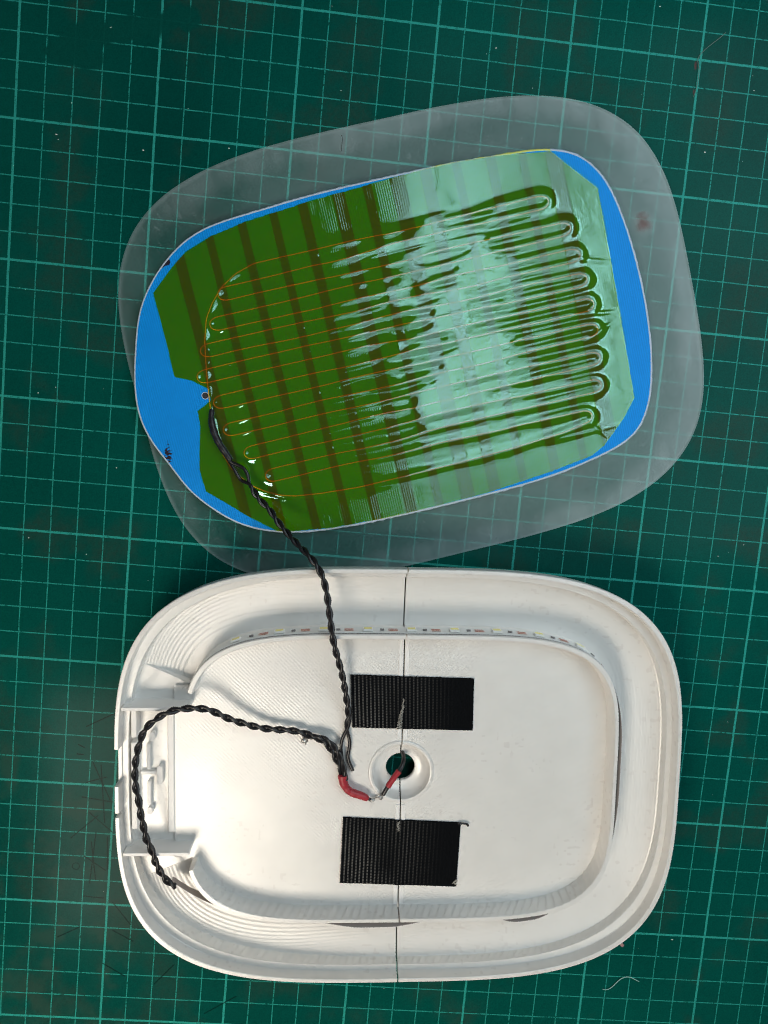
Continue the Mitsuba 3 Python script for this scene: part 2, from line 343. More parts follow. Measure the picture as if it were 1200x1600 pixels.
# copper heater wire: one meander of eighteen rows
R = np.array([(58.5, 40.1), (64.6, 28.8), (66.2, 18.6), (67.0, 9.2), (67.8, -0.4), (67.4, -10.0), (66.1, -20.6), (64.4, -30.8), (58.6, -41.6)])
Lf = np.array([(-68.5, 33.6), (-74.1, 23.7), (-79.9, 15.0), (-83.6, 6.0), (-80.0, -4.5), (-79.0, -15.2), (-73.6, -25.4), (-67.9, -35.6)])
rad = 2.45
def turn(c, sgn):
    a = np.linspace(-0.5, 0.5, 7) * math.pi
    return [(c[0] - rad + rad * 1.35 * math.cos(t), c[1] - rad * math.sin(t)) for t in a] if sgn > 0 else [(c[0] + rad - rad * 1.35 * math.cos(t), c[1] - rad * math.sin(t)) for t in a]
def row(p, q, k, seed):
    t = np.linspace(0, 1, k)[1:-1]
    x = p[0] + (q[0] - p[0]) * t; y0 = p[1] + (q[1] - p[1]) * (t * t * (3 - 2 * t))
    y = y0 + 2.1 * np.sin(np.pi * t) * (meshkit.fbm(np.stack([x * 0.045, x * 0 + seed * 1.7, x * 0], 1), 2, seed) - 0.5) - 0.0
    return list(zip(x, y))
wire = [(-82.4, -7.5), (-81.4, 0), (-79.9, 9.0), (-78.0, 18.5), (-75.4, 26.3), (-71.8, 31.4), (-67.0, 36.2), (-60.8, 39.8), (-53.0, 41.9)]
cur = wire[-1]
for k in range(9):
    tr = turn(R[k], 1); wire += row(cur, tr[0], 16, k) + tr
    if k < 8:
        tl = turn(Lf[k], -1); wire += row(tr[-1], tl[0], 16, k + 20) + tl; cur = tl[-1]
last = [(46.9, -45.6), (26.1, -46.9), (5.5, -47.5), (-14.8, -47.7), (-35.1, -47.7), (-49.8, -46.6), (-59.6, -45.3), (-65.1, -43.6), (-69.8, -41.1), (-74.7, -37.4), (-79.5, -31.0), (-82.0, -24.0), (-82.8, -16.0), (-82.6, -9.5)]
wire += last
wire = np.array(wire)
d = np.r_[0, np.cumsum(np.linalg.norm(np.diff(wire, axis=0), axis=1))]
wl = np.stack([np.interp(np.arange(0, d[-1], 0.8), d, wire[:, k]) for k in (0, 1)], 1)
ker = np.array([1, 2, 3, 2, 1]) / 9
wl = np.stack([np.convolve(np.pad(wl[:, k], 2, mode='edge'), ker, 'valid') for k in (0, 1)], 1)
obj('heater_wire', PAN.mesh(tube(np.c_[wl, np.full(len(wl), 4.16)], 0.225, 8)), 'copper', cover, smooth=True)
labels[cover + '__heater_wire'] = {'label': 'thin copper wire laid in long meandering rows under the amber film'}

crk = tube(resample([(-10.9, 79.6, 3.03), (-11.1, 77.6, 3.05), (-11.9, 75.6, 3.05), (-12.2, 74.2, 3.03)], 0.3)[0], np.linspace(0.16, 0.04, 18) if False else 0.10, 6)
obj('crack', PAN.mesh(crk), 'dark_hole', cover, smooth=True)
labels[cover + '__crack'] = {'label': 'short dark crack in the frosted border'}
# amber film: fourteen overlapping strips that tent over the wire
wd = np.r_[0, np.cumsum(np.linalg.norm(np.diff(wl, axis=0), axis=1))]
wfine = np.stack([np.interp(np.arange(0, wd[-1], 0.15), wd, wl[:, k]) for k in (0, 1)], 1)
tree = cKDTree(wfine)
def sstep(a, b, x):
    t = np.clip((x - a) / (b - a), 0, 1); return t * t * (3 - 2 * t)
bands = [(-93.5, -92.5), (-81.3, -77.4), (-68.4, -65.4), (-55.8, -52.6), (-43.6, -40.6), (-32.6, -29.0), (-19.4, -14.8), (-7.8, -4.4), (2.6, 8.2), (14.0, 18.6), (26.4, 29.6), (39.0, 42.8), (51.2, 54.2), (61.2, 67.2), (79.5, 80)]
def film_height(x, y):
    p = np.stack([x, y], -1)
    dist = tree.query(p)[0]
    q = lambda sx, sy, s: np.stack([x * sx, y * sy, np.full_like(x, s * 1.37)], -1)
    wander = meshkit.fbm(q(0.05, 0.08, 1), 3, 1)
    wid = 0.85 + 0.75 * meshkit.noise(q(0.07, 0.16, 2), 5) + 0.55 * sstep(30, 52, x)
    tent = (0.46 + 0.30 * sstep(-45, -55, x) * sstep(-75, -68, x) + 0.62 * sstep(20, 46, x)) * (0.65 + 0.75 * meshkit.noise(q(0.09, 0.14, 12), 23)) * np.exp(-(dist / wid) ** 2 * 0.5)
    # between the middle rows the film bridges from wire to wire
    inside = sstep(3.7, 2.4, dist)
    m = sstep(-30, 4, x + 44 * (wander - 0.5)) * sstep(50, 28, x + 26 * (wander - 0.5)) * sstep(-44, -22, y + 22 * (meshkit.noise(q(0.09, 0.05, 4), 6) - 0.5)) * inside
    m = m * (0.06 + 0.94 * sstep(0.36, 0.60, 0.7 * meshkit.noise(q(0.07, 0.10, 5), 8) + 0.3 * meshkit.noise(q(0.17, 0.24, 11), 9)))
    h = tent * (1 - m) + m * (0.47 + 0.03 * np.exp(-(dist / 0.6) ** 2))
    loose = np.clip(sstep(4.4, 1.4, dist), 0, 1)
    mid = sstep(-62, -34, x) * sstep(34, 12, x)
    wr = 0.75 * meshkit.noise(q(0.075, 0.10, 6), 15) + 0.25 * meshkit.noise(q(0.16, 0.21, 7), 16) - 0.5
    h = h + (loose * 0.75 + 0.25 * mid * inside) * (0.42 + 0.50 * mid) * wr
    stuck = 1 - sstep(0.02, 0.20, tent + m)
    ridge = np.sin(x * (2 * np.pi / 0.86)) * (0.007 + 0.018 * sstep(3.4, 5.5, dist) + 0.008 * sstep(60, 68, x)) * (0.4 + 0.9 * meshkit.noise(q(0.5, 0.12, 8), 17))
    rough = np.array([0.6, 1.3, 0.7, 1.1, 0.8, 1.5, 1.9, 0.7, 1.2, 0.6, 1.4, 0.8, 1.0, 1.6, 1.7, 1.0])[np.searchsorted([b[1] for b in bands], x)]
    ridge = ridge * rough
    for b in bands[1:-1]:
        for e in b:
            ridge = ridge - 0.07 * np.exp(-((x - e) / 0.42) ** 2) * sstep(0.35, 0.6, meshkit.noise(q(0.0, 0.11, e), 31))
    bub = sstep(0.60, 0.72, meshkit.fbm(q(0.9, 0.28, 9), 2, 18)) * (0.014 + 0.03 * sstep(60, 66, x)) * sstep(3.0, 5.0, dist)
    h = h + stuck * (ridge + bub * 0.7 + 0.06 * (meshkit.fbm(q(0.09, 0.07, 10), 2, 19) - 0.5))
    # a fold that runs out to the right edge from the middle rows
    for (ax, ay), (bx, by), hh, ww in (((60, -3.5), (78, -5.5), 0.55, 0.9), ((58, 3.0), (78, 8.2), 0.0, 0.8), ((40, -48), (71, -47.5), 0.45, 0.9), ((58, -45), (64, -52), 0.4, 0.8), ((64, 17.5), (79, 12.5), 0.35, 1.0), ((62, -14), (77, -7.5), 0.5, 0.9)):
        t = np.clip(((x - ax) * (bx - ax) + (y - ay) * (by - ay)) / ((bx - ax) ** 2 + (by - ay) ** 2), 0, 1)
        dd = np.hypot(x - ax - t * (bx - ax), y - ay - t * (by - ay))
        h = h + hh * np.exp(-(dd / ww) ** 2) * np.sin(np.pi * np.clip(0.15 + 0.8 * t, 0, 1))
    return np.maximum(h, np.maximum(0.004, 0.36 * np.exp(-(dist / 0.5) ** 2)))

film_poly = Polygon([(-91.9, 39.7), (-82.9, 47.1), (-76.5, 51.3), (-66.0, 54.8), (-53.5, 56.9), (-28.9, 59.0), (-14.2, 59.7), (-0.5, 60.4), (14.3, 61.2), (29.8, 61.2), (45.9, 60.0), (63.6, 57.4), (78.5, 40.7), (78.2, 17.0), (77.6, -10.9), (76.9, -38.8), (71.4, -45.5), (61.4, -54.3), (56.2, -56.9), (37.9, -59.4), (12.6, -61.5), (-15.1, -61.8), (-30.5, -61.6), (-48.3, -60.6), (-63.6, -58.4), (-69.2, -56.9), (-77.5, -49.8), (-91.8, -35.8), (-92.0, -27.0), (-90.4, -21.0), (-87.6, -11.3), (-87.2, -5.8), (-81.2, -3.2), (-81.0, 1.1), (-86.2, 5.5), (-92.3, 8.3), (-92.0, 20.0)])
obj('adhesive_layer', PAN.mesh(sheet(film_poly.buffer(-0.15), 4.03, 4.032)), 'amber_haze', cover)
def strip_mesh(k, x0, x1, step=0.36):
    e0, e1 = bands[k][0], bands[k + 1][1]
    poly = film_poly.intersection(sbox(x0, -80, x1, 80))
    xs = np.linspace(x0, x1, max(3, int((x1 - x0) / 0.215) + 1))
    rows = []
    for x in xs:
        l = poly.intersection(LineString([(x, -90), (x, 90)]))
        g = [s for s in (getattr(l, 'geoms', [l])) if s.geom_type == 'LineString' and s.length > 0.3]
        rows.append([(s.bounds[1], s.bounds[3]) for s in g])
    lo = min(r[0] for rr in rows for r in rr); hi = max(r[1] for rr in rows for r in rr)
    ys = np.arange(lo, hi + step, step)
    X, Y = np.meshgrid(xs, ys, indexing='ij')
    keep = np.zeros(X.shape, bool); Y2 = Y.copy()
    for i, rr in enumerate(rows):
        for a, b in rr:
            s = (ys >= a - step * 0.5) & (ys <= b + step * 0.5)
            keep[i] |= s
            Y2[i, s] = np.clip(Y2[i, s], a, b)
    wob = 0.10 * (meshkit.noise(np.stack([Y2 * 0.2, Y2 * 0, Y2 * 0], -1), 3) - 0.5)
    X2 = X + wob
    Z = 4.19 + 0.32 * (k % 2) + film_height(X2, Y2)
    # each strip's own edge rides up a little over the one below
    Z += 0.05 * (k % 2 == 0) * (np.exp(-((X - e0) / 0.5) ** 2) + np.exp(-((X - e1) / 0.5) ** 2)) * 0.5
    n = len(ys); idx = np.arange(X.size).reshape(X.shape)
    a, b, c, d = idx[:-1, :-1], idx[1:, :-1], idx[1:, 1:], idx[:-1, 1:]
    ok = keep[:-1, :-1] & keep[1:, :-1] & keep[1:, 1:] & keep[:-1, 1:]
    F = np.vstack([np.stack([a[ok], b[ok], c[ok]], 1), np.stack([a[ok], c[ok], d[ok]], 1)])
    V = np.stack([X2.ravel(), Y2.ravel(), Z.ravel()], 1)
    m = trimesh.Trimesh(V, F, process=False); m.remove_unreferenced_vertices()
    return m
for k in range(len(bands) - 1):
    e0, e1 = bands[k][0], bands[k + 1][1]
    if k % 2:      # an upper strip: one sheet
        st = obj('film_strip', PAN.mesh(strip_mesh(k, e0, e1)), 'amber_film', cover, smooth=True)
    else:          # a lower strip: where its neighbours are bonded over it no air gap is left to mirror the light
        a, b = bands[k][1], bands[k + 1][0]
        st = obj('film_strip', PAN.mesh(strip_mesh(k, a - 0.02, b + 0.02)), 'amber_film', cover, smooth=True)
        for p, q in ((e0, a), (b, e1)):
            if q - p > 0.9 and k > 0 or q - p > 1.5:
                sm = strip_mesh(k, p, q)
                obj('overlap', PAN.mesh(sm), 'bonded_film', st, smooth=True)
                sm.vertices[:, 2] += 0.16      # the brown adhesive squeezed between the two films
                obj('adhesive', PAN.mesh(sm), 'amber_adhesive', st, smooth=True)

# ------------------------------------------------------------------ the white housing, printed in two halves
def blend(a, b, t):
    return a + (b - a) * t
def half_loops(side):
    lo, hi = (-np.pi / 2, np.pi / 2) if side > 0 else (np.pi / 2, 1.5 * np.pi)
    ph = even_phi(106.1, 80.75, 3.49, lo, hi, 1000)
    if side < 0:   # extra stations at the sharp steps on the left end
        marks = []
        rimp = sup(106.1, 80.75, 3.49, np.linspace(lo, hi, 20000)); tt = np.linspace(lo, hi, 20000)
        for yy in (12.6, -1.6, -12.0, -13.6, 27.8, -27.8):
            i = np.argmin(np.abs(rimp[:, 1] - yy)); marks += [tt[i] - 0.0006, tt[i] + 0.0006]
        ribp = sup(81, 56, 4.5, tt)
        for yy in (34.0, -34.5):
            i = np.argmin(np.abs(ribp[:, 1] - yy) + 100 * (ribp[:, 0] > 0)); marks += [tt[i] - 0.0006, tt[i] + 0.0006]
        ph = np.sort(np.r_[ph, marks])
    rim = sup(106.1, 80.75, 3.49, ph)
    rib = sup(81, 56, 4.5, ph)
    left = side < 0
    notch = np.zeros(len(ph)); gap = np.zeros(len(ph)); small = np.zeros(len(ph))
    if left:
        notch = ((rim[:, 1] < 12.6) & (rim[:, 1] > -1.6)).astype(float)
        small = ((rim[:, 1] < -12.0) & (rim[:, 1] > -13.6)).astype(float)
        gap = ((rib[:, 1] < 34.0) & (rib[:, 1] > -34.5)).astype(float)
    L = []
    def add(a, b, n, z):
        L.append(np.c_[sup(a, b, n, ph), np.broadcast_to(z, len(ph))])
    corner = np.abs(np.sin(2 * ph)) ** 2
    add(5.4, 5.4, 2, 7.6); add(5.4, 5.4, 2, 8.9); add(5.65, 5.65, 2, 9.15)
    for r, z in ((6.6, 9.25), (7.8, 9.55), (8.9, 10.15), (9.8, 11.1), (10.4, 12.2), (10.8, 13.3), (11.0, 13.9), (11.3, 14.05), (12.0, 14.05), (12.3, 13.9), (12.6, 13.5)):
        add(r, r, 2, z)
    add(30, 26, 2.4, 13.5); add(62, 44, 3.2, 13.5)
    top = blend(22.0, 13.52, gap)
    ra = np.r_[0, np.cumsum(np.linalg.norm(np.diff(rib, axis=0), axis=1))]
    add(79.2, 53.9, 4.4, 13.5)
    for u in np.linspace(0, 1, 7):
        g = ra / 3.1 + u * 0.8 + 0.7 * meshkit.noise(np.stack([ra * 0.06, ra * 0 + u, ra * 0], 1), 8); g = g - np.floor(g)
        o = 0.28 * np.minimum(g, (1 - g) * 5) * (1 - gap)
        add(79.6 + 0.25 * u + o, 54.3 + 0.25 * u + o, 4.44, blend(13.6 + 8.1 * u, 13.51, gap))
    add(79.9, 54.6, 4.45, blend(21.75, 13.515, gap)); add(80.15, 54.85, 4.45, top); add(81.3, 56.0, 4.5, top); add(81.5, 56.2, 4.5, blend(21.75, 13.45, gap))
    zb = blend(8.5, 12.3, gap)
    add(81.7, 56.4, 4.5, blend(8.9, 12.6, gap)); add(82.0, 56.7, 4.5, zb)
    add(84.4, 59.0, 4.4, zb + 0.05)
    zo = 12.6
    wav = meshkit.fbm(np.stack([rim[:, 0] * 0.03, rim[:, 1] * 0.03, rim[:, 0] * 0], 1), 3, 3)
    arc = np.r_[0, np.cumsum(np.linalg.norm(np.diff(rim, axis=0), axis=1))]
    for t in np.r_[0.0, np.linspace(0.01, 0.99, 84), 1.0]:
        # printed layers: a shallow ramp broken into steps; towards the left corners the outer side sinks, so the steps run out at a slant
        zo_ = zo - (1.6 * corner * left)
        z = blend(zb + 0.15, zo_, t ** 1.25 * 0.9 + 0.1 * t)
        q = z / 0.27 + 0.25 * wav
        fr = q - np.floor(q)
        z = z + (np.floor(q) + np.clip((fr - 0.62) / 0.38, 0, 1) - q) * 0.27 * (0.36 + 0.26 * (left * corner))
        z = z + 0.012 * np.sin(arc * 2 * np.pi / 0.95) * (t * (1 - t) * 4)
        add(blend(85.0, 101.9, t), blend(59.6, 76.5, t), blend(4.4, 3.3, t), z)
    def zebra(shift, amp):
        g = arc / 2.9 + shift + 0.7 * meshkit.noise(np.stack([arc * 0.06, arc * 0 + shift, arc * 0], 1), 5)
        g = g - np.floor(g)
        return amp * np.minimum(g, (1 - g) * 5)
    for u in np.linspace(0, 1, 5):
        add(102.1 + 0.1 * u + zebra(u * 0.9, 0.30), 76.7 + 0.15 * u + zebra(u * 0.9, 0.30), 3.31, (1 - u) * np.maximum(12.8, zo_ + 0.2) * 1.0 * (u > -1) + u * 16.7 - (1 - u) * (np.maximum(12.8, zo_ + 0.2) - (zo_ + 0.15)))
    add(102.4, 77.05, 3.33, 17.0)
    add(104.3, 78.95, 3.45, 17.0); add(104.45, 79.1, 3.46, 17.25)
    lip = 22.0 - 4.6 * notch - 4.0 * small
    add(104.5, 79.15, 3.46, lip - 0.2); add(104.7, 79.35, 3.47, lip); add(105.85, 80.5, 3.49, lip); add(106.1, 80.75, 3.49, lip - 0.25)
    add(106.1, 80.75, 3.49, 16.9); add(105.2, 79.9, 3.45, 12.0); add(102.8, 77.6, 3.4, 6.5); add(98.5, 73.5, 3.35, 2.4); add(93.0, 68.3, 3.3, 0.5); add(89, 64.5, 3.3, 0.05)
    add(78, 52.5, 4, 0.05); add(77.5, 52, 4, 11.2); add(20, 18, 2.2, 11.2); add(13.5, 13.5, 2, 11.0); add(9.5, 9.5, 2, 8.0)
    A = np.array(L)
    A[:, :, 0] += 0.27 * side
    A[:, 0, 0] = 0.27 * side; A[:, -1, 0] = 0.27 * side
    return A
def half_mesh(side):
    A = half_loops(side); m, k, _ = A.shape
    i, j = np.meshgrid(np.arange(m), np.arange(k - 1), indexing='ij')
    a, b = (i * k + j).ravel(), (i * k + j + 1).ravel()
    c, d = (((i + 1) % m) * k + j).ravel(), (((i + 1) % m) * k + j + 1).ravel()
    F = [np.stack([a, c, d], 1), np.stack([a, d, b], 1)]
    V = A.reshape(-1, 3)
    for e in (0, k - 1):    # the cut faces at the joint
        ring = A[:, e, 1:]
        poly = Polygon(ring)
        tri_v, tri_f = trimesh.creation.triangulate_polygon(poly, engine='earcut')
        ids = cKDTree(ring).query(tri_v)[1] * k + e
        F.append(ids[tri_f])
    return trimesh.Trimesh(V, np.vstack(F), process=False)
house = 'lamp_housing'
labels[house] = {'label': 'white pearlescent rounded housing tray in two joined halves with a central hole, open side up', 'category': 'housing'}
sh = {}
for side in (-1, 1):
    sh[side] = obj('shell_half', HOU.mesh(half_mesh(side)), 'pearl_plastic', house, smooth=28)
labels[sh[-1]] = {'label': 'left half of the shell with the socket opening and two brackets'}
labels[sh[1]] = {'label': 'plain right half of the shell'}
def floor_skin(side, step=0.26):
    """The printed floor: diagonal extrusion lines, laid the other way in the other half."""
    x0, x1 = (0.30, 80.4) if side > 0 else (-86.5, -0.30)
    xs, ys = np.arange(x0, x1 + step, step), np.arange(-55.4, 55.4 + step, step)
    X, Y = np.meshgrid(xs, ys, indexing='ij')
    a, b = (X + Y) * 0.70711, (X - Y) * 0.70711
    q = np.stack([X * 0.05, Y * 0.05, X * 0], -1)
    w = 2 * np.pi / 1.08
    main, other = (b, a) if side > 0 else (a, b)
    amp = 0.6 + 0.8 * meshkit.noise(q * 1.6, 2)
    z = 0.036 * amp * np.sin(main * w + 1.5 * meshkit.noise(q * 4, 3)) + (0.007 if side > 0 else 0.018 * sstep(0.3, 0.6, meshkit.noise(q, 4))) * np.sin(other * w)
    z = z + 0.10 * (meshkit.fbm(q * 0.6, 2, 6) - 0.5)
    z = z * sstep(0.2, 1.2, np.abs(X)) + 13.56
    r = (np.abs(X / 80.0) ** 4.45 + np.abs(Y / 54.7) ** 4.45)
    keep = (r < 1) | ((X < 0) & (np.abs(Y) < 34.2) & (np.abs(Y) < 54))
    keep &= np.hypot(X, Y) > 12.15
    idx = np.arange(X.size).reshape(X.shape)
    A, B, C, D = idx[:-1, :-1], idx[1:, :-1], idx[1:, 1:], idx[:-1, 1:]
    ok = keep[:-1, :-1] & keep[1:, :-1] & keep[1:, 1:] & keep[:-1, 1:]
    m = trimesh.Trimesh(np.stack([X.ravel(), Y.ravel(), z.ravel()], 1), np.vstack([np.stack([A[ok], B[ok], C[ok]], 1), np.stack([A[ok], C[ok], D[ok]], 1)]), process=False)
    m.remove_unreferenced_vertices()
    return m
for side in (-1, 1):
    obj('floor', HOU.mesh(floor_skin(side)), 'pearl_plastic', sh[side], smooth=True)
for side in (-1, 1):
    for y0, y1 in ((13.2, 54.2), (-54.2, -13.2)):
        x = sorted((0.30 * side, 2.0 * side))
        obj('joint_lip', HOU.mesh(box(x[0], x[1], y0, y1, 13.4, 13.95, 0.12)), 'smooth_plastic', sh[side], smooth=False)
for y in (27.2, -28.6):
    obj('bracket', HOU.mesh(box(-103.6, -79.4, y, y + 1.25, 9.5, 21.9, 0.15)), 'smooth_plastic', sh[-1])
for args in ((-88.9, -86.3, -23.6, 23.2, 13.2, 14.3, 0.35), (-96.6, -95.2, 1.5, 11.5, 12.4, 14.6, 0.2), (-96.4, -95.0, -12.5, -3.0, 12.4, 14.6, 0.2), (-99.0, -92.6, -0.6, 0.8, 12.4, 14.3, 0.2), (-101.9, -99.7, -21.0, 13.0, 12.3, 16.4, 0.25), (-101.6, -99.5, 15.0, 26.8, 12.3, 16.9, 0.25)):
    obj('rail', HOU.mesh(box(*args)), 'smooth_plastic', sh[-1])
for x, y, ly in ((-91.6, -0.6, 7.4), (-94.4, 14.6, 3.4), (-95.4, -14.6, 2.8)):
    cap = LineString([(x, y - ly / 2 + 1), (x, y + ly / 2 - 1)]).buffer(1.05, 8)
    m = trimesh.creation.extrude_polygon(cap, 2.6, engine='earcut'); m.apply_translation([0, 0, 12.6])
    obj('clip_post', HOU.mesh(m), 'smooth_plastic', sh[-1])

# ------------------------------------------------------------------ LED strip standing against the inner rib
strip = 'led_strip'
labels[strip] = {'label': 'white LED strip with small yellow chips stuck round the rib inside the white housing', 'category': 'led strip'}
pa = np.linspace(math.radians(155.5), math.radians(-155.0), 900)
base = sup(81.62, 56.32, 4.5, pa)
tg = np.gradient(base, axis=0); tg /= np.linalg.norm(tg, axis=1, keepdims=True)
out = np.c_[-tg[:, 1], tg[:, 0]]
def lobe(v, a, b, c, dd):
    return sstep(a, b, v) * sstep(dd, c, v)
bx, by = base[:, 0], base[:, 1]
peel = 0.04 + 1.7 * (bx > 60) * lobe(by, -36, -5, 15, 44) + (by < 0) * (2.5 * lobe(bx, -34, -14, -4, 14) + 1.9 * lobe(bx, 37, 46, 52, 62))
bot = base + out * 0.12; topc = base + out * (0.02 + peel)[:, None]
# the free end leaves the rib at the lower left corner and reaches towards the black lead
n_end = np.array([(-71.2, -48.6), (-76.0, -46.2), (-81.0, -43.1), (-86.2, -39.4)])
cut_i = np.argmin(np.hypot(base[:, 0] + 66.5, base[:, 1] + 50.9))
bot, topc = bot[:cut_i], topc[:cut_i]
te, _ = resample(np.vstack([topc[-1], n_end]), 0.6); te = te[1:]
be, _ = resample(np.vstack([bot[-1], n_end + [[-0.6, -1.4], [-1.1, -2.8], [-1.3, -3.3], [-1.3, -3.3]]]), 0.6)
be = np.stack([np.interp(np.linspace(0, 1, len(te)), np.linspace(0, 1, len(be)), be[:, k]) for k in (0, 1)], 1)
bot, topc = np.vstack([bot, be]), np.vstack([topc, te])
zt = 20.6 + 0.15 * np.sin(np.linspace(0, 30, len(bot)))
def ribbon(p, z0, q, z1, side, th):
    t = np.gradient(q, axis=0); t /= np.linalg.norm(t, axis=1, keepdims=True); o = np.c_[-t[:, 1], t[:, 0]] * side
    A = np.stack([np.c_[p, z0], np.c_[q, z1], np.c_[q + o * th, z1], np.c_[p + o * th, z0]], 0)
    m, k, _ = A.shape
    i, j = np.meshgrid(np.arange(m), np.arange(k - 1), indexing='ij')
    a, b = (i * k + j).ravel(), (i * k + j + 1).ravel(); c, d = (((i + 1) % m) * k + j).ravel(), (((i + 1) % m) * k + j + 1).ravel()
    return trimesh.Trimesh(A.reshape(-1, 3), np.vstack([np.stack([a, b, d], 1), np.stack([a, d, c], 1), [[0, k, 2 * k], [0, 2 * k, 3 * k]], [[k - 1, 3 * k - 1, 2 * k - 1], [k - 1, 4 * k - 1, 3 * k - 1]]]), process=False)
zlo = np.full(len(bot), 12.2)
obj('backing', HOU.mesh(ribbon(bot, zlo, topc, zt, 1, 0.12)), 'strip_back', strip, smooth=30)
labels[strip + '__backing'] = {'label': 'grey adhesive back of the strip showing where it has peeled away'}
t_ = np.gradient(topc, axis=0); t_ /= np.linalg.norm(t_, axis=1, keepdims=True); o_ = np.c_[-t_[:, 1], t_[:, 0]]
obj('tape', HOU.mesh(ribbon(bot + o_ * 0.13, zlo, topc + o_ * 0.13, zt - 0.05, 1, 0.14)), 'strip_face', strip, smooth=30)
def on_strip(x, w, h, th, z, name, mat, dx=0.0, parent=strip):
    i = np.argmin(np.hypot(base[:cut_i, 0] - x, 100.0 * (base[:cut_i, 1] < 0)))
    c, t, o = base[i] + out[i] * 0.45, tg[i], out[i]
    m = box(-w / 2, w / 2, 0, th, -h / 2, h / 2, min(0.08, th * 0.3))
    M = np.eye(3); M[:2, 0] = t; M[:2, 1] = o
    m.vertices = m.vertices @ M.T + [c[0], c[1], z]
    return obj(name, HOU.mesh(m), mat, parent)
for x in (-62.5, -47.0, -30.6, -14.2, 2.0, 18.3, 34.4, 50.6, 66.0):
    k = on_strip(x, 3.6, 3.0, 0.8, 17.4, 'led', 'led_case')
    i = np.argmin(np.hypot(base[:cut_i, 0] - x, 100.0 * (base[:cut_i, 1] < 0)))
    m = box(-1.45, 1.45, 0.75, 0.88, -1.15, 1.15, 0.03); M = np.eye(3); M[:2, 0] = tg[i]; M[:2, 1] = out[i]
    m.vertices = m.vertices @ M.T + [*(base[i] + out[i] * 0.45), 17.3]
    obj('phosphor', HOU.mesh(m), 'led_phosphor', k)
    on_strip(x + 5.3, 1.5, 1.3, 0.45, 17.0, 'resistor', 'resistor_black')
    for dz in (0.95, -0.95):
        on_strip(x + 9.6, 3.4, 0.9, 0.12, 16.6 + dz, 'solder_pad', 'pad_copper')

# ------------------------------------------------------------------ two black webbing patches across the joint
def patch(corners, label):
    c = np.array(corners, float)      # far left, far right, near right, near left
    nx, ny = 190, 110
    u, w = np.meshgrid(np.linspace(0, 1, nx), np.linspace(0, 1, ny), indexing='ij')
    jit = 0.16 * (meshkit.fbm(np.stack([u * 60, w * 40, u * 0], -1), 2, 4) - 0.5)
    p = (c[0] * (1 - u)[..., None] + c[1] * u[..., None]) * (1 - w)[..., None] + (c[3] * (1 - u)[..., None] + c[2] * u[..., None]) * w[..., None]
    edge = np.minimum(np.minimum(u, 1 - u) * nx, np.minimum(w, 1 - w) * ny) < 0.5
    p = p + np.where(edge, 1, 0.0)[..., None] * jit[..., None]
    lx, ly = u * np.linalg.norm(c[1] - c[0]), w * np.linalg.norm(c[3] - c[0])
    weave = 0.065 * np.cos(2 * np.pi * lx / 1.5) + 0.05 * np.sin(2 * np.pi * ly / 0.62 + np.pi * np.round(lx / 1.5)) + 0.03 * rng.normal(size=u.shape)
    z = 14.35 + weave + 0.32 * np.exp(-((p[..., 0]) / 2.0) ** 2) + 0.12 * (meshkit.fbm(np.stack([u * 5, w * 3, u * 0], -1), 2, 9) - 0.5)
    top = np.concatenate([p, z[..., None]], -1).reshape(-1, 3)
    idx = np.arange(nx * ny).reshape(nx, ny)
    a, b, cc, d = idx[:-1, :-1].ravel(), idx[1:, :-1].ravel(), idx[1:, 1:].ravel(), idx[:-1, 1:].ravel()
    F = [np.stack([a, cc, b], 1), np.stack([a, d, cc], 1)]
    loop = np.r_[idx[:, 0], idx[-1, 1:], idx[-2::-1, -1], idx[0, -2:0:-1]]
    low = top[loop].copy(); low[:, 2] = 13.55
    k = len(loop); o = len(top); j = np.arange(k)
    F.append(np.stack([loop, loop[(j + 1) % k], o + (j + 1) % k], 1)); F.append(np.stack([loop, o + (j + 1) % k, o + j], 1))
    V = np.vstack([top, low]); UV = np.vstack([np.stack([lx.ravel(), ly.ravel()], 1), np.stack([lx.ravel(), ly.ravel()], 1)[loop]])
    key = numbered('webbing_patch')
    scene[key + '__fabric'] = ply((HOU(V), np.vstack(F)), 'webbing', True, uv=UV)
    labels[key] = {'label': label, 'category': 'patch', 'group': 'black webbing patches over the joint'}
    return key
p1 = patch([(-20.2, 38.6), (27.0, 37.3), (27.2, 16.8), (-19.3, 18.0)], 'black ribbed webbing patch with a pale frayed streak, above the central hole')
p2 = patch([(-22.2, -18.1), (23.7, -20.6), (22.8, -46.8), (-23.0, -44.7)], 'black ribbed webbing patch with a loose corner thread, below the central hole')
def fray(key, y0, y1, wfun, xfun, n):
    ms = []
    for y in np.linspace(y0, y1, n):
        w, x = wfun(y), xfun(y) + rng.normal() * 0.15
        t = np.linspace(-0.5, 0.5, 5)
        c = np.stack([x + t * w, y + t * 0.5 + rng.normal(size=5) * 0.04, 14.98 + 0.22 * (1 - 4 * t * t) + rng.normal() * 0.03], 1)
        ms.append(tube(c, 0.085, 5))
    obj('frayed_threads', HOU.mesh(trimesh.util.concatenate(ms)), 'frayed_thread', key, smooth=True)
fray(p1, 17.8, 29.5, lambda y: 2.1 - 1.7 * (y - 17.8) / 11.7, lambda y: -1.4 + 0.13 * (y - 17.8), 27)
fray(p2, -23.0, -19.6, lambda y: 0.9 + 0.1 * rng.random(), lambda y: -0.6, 9)
nub = [(22.5, -20.6, 14.5), (24.4, -20.6, 14.6), (26.0, -20.9, 14.5), (26.7, -21.8, 14.3)]
obj('loose_thread', HOU.mesh(tube(resample(nub, 0.3)[0], 0.42, 7)), 'black_sleeve', p2, smooth=True)
ms = []
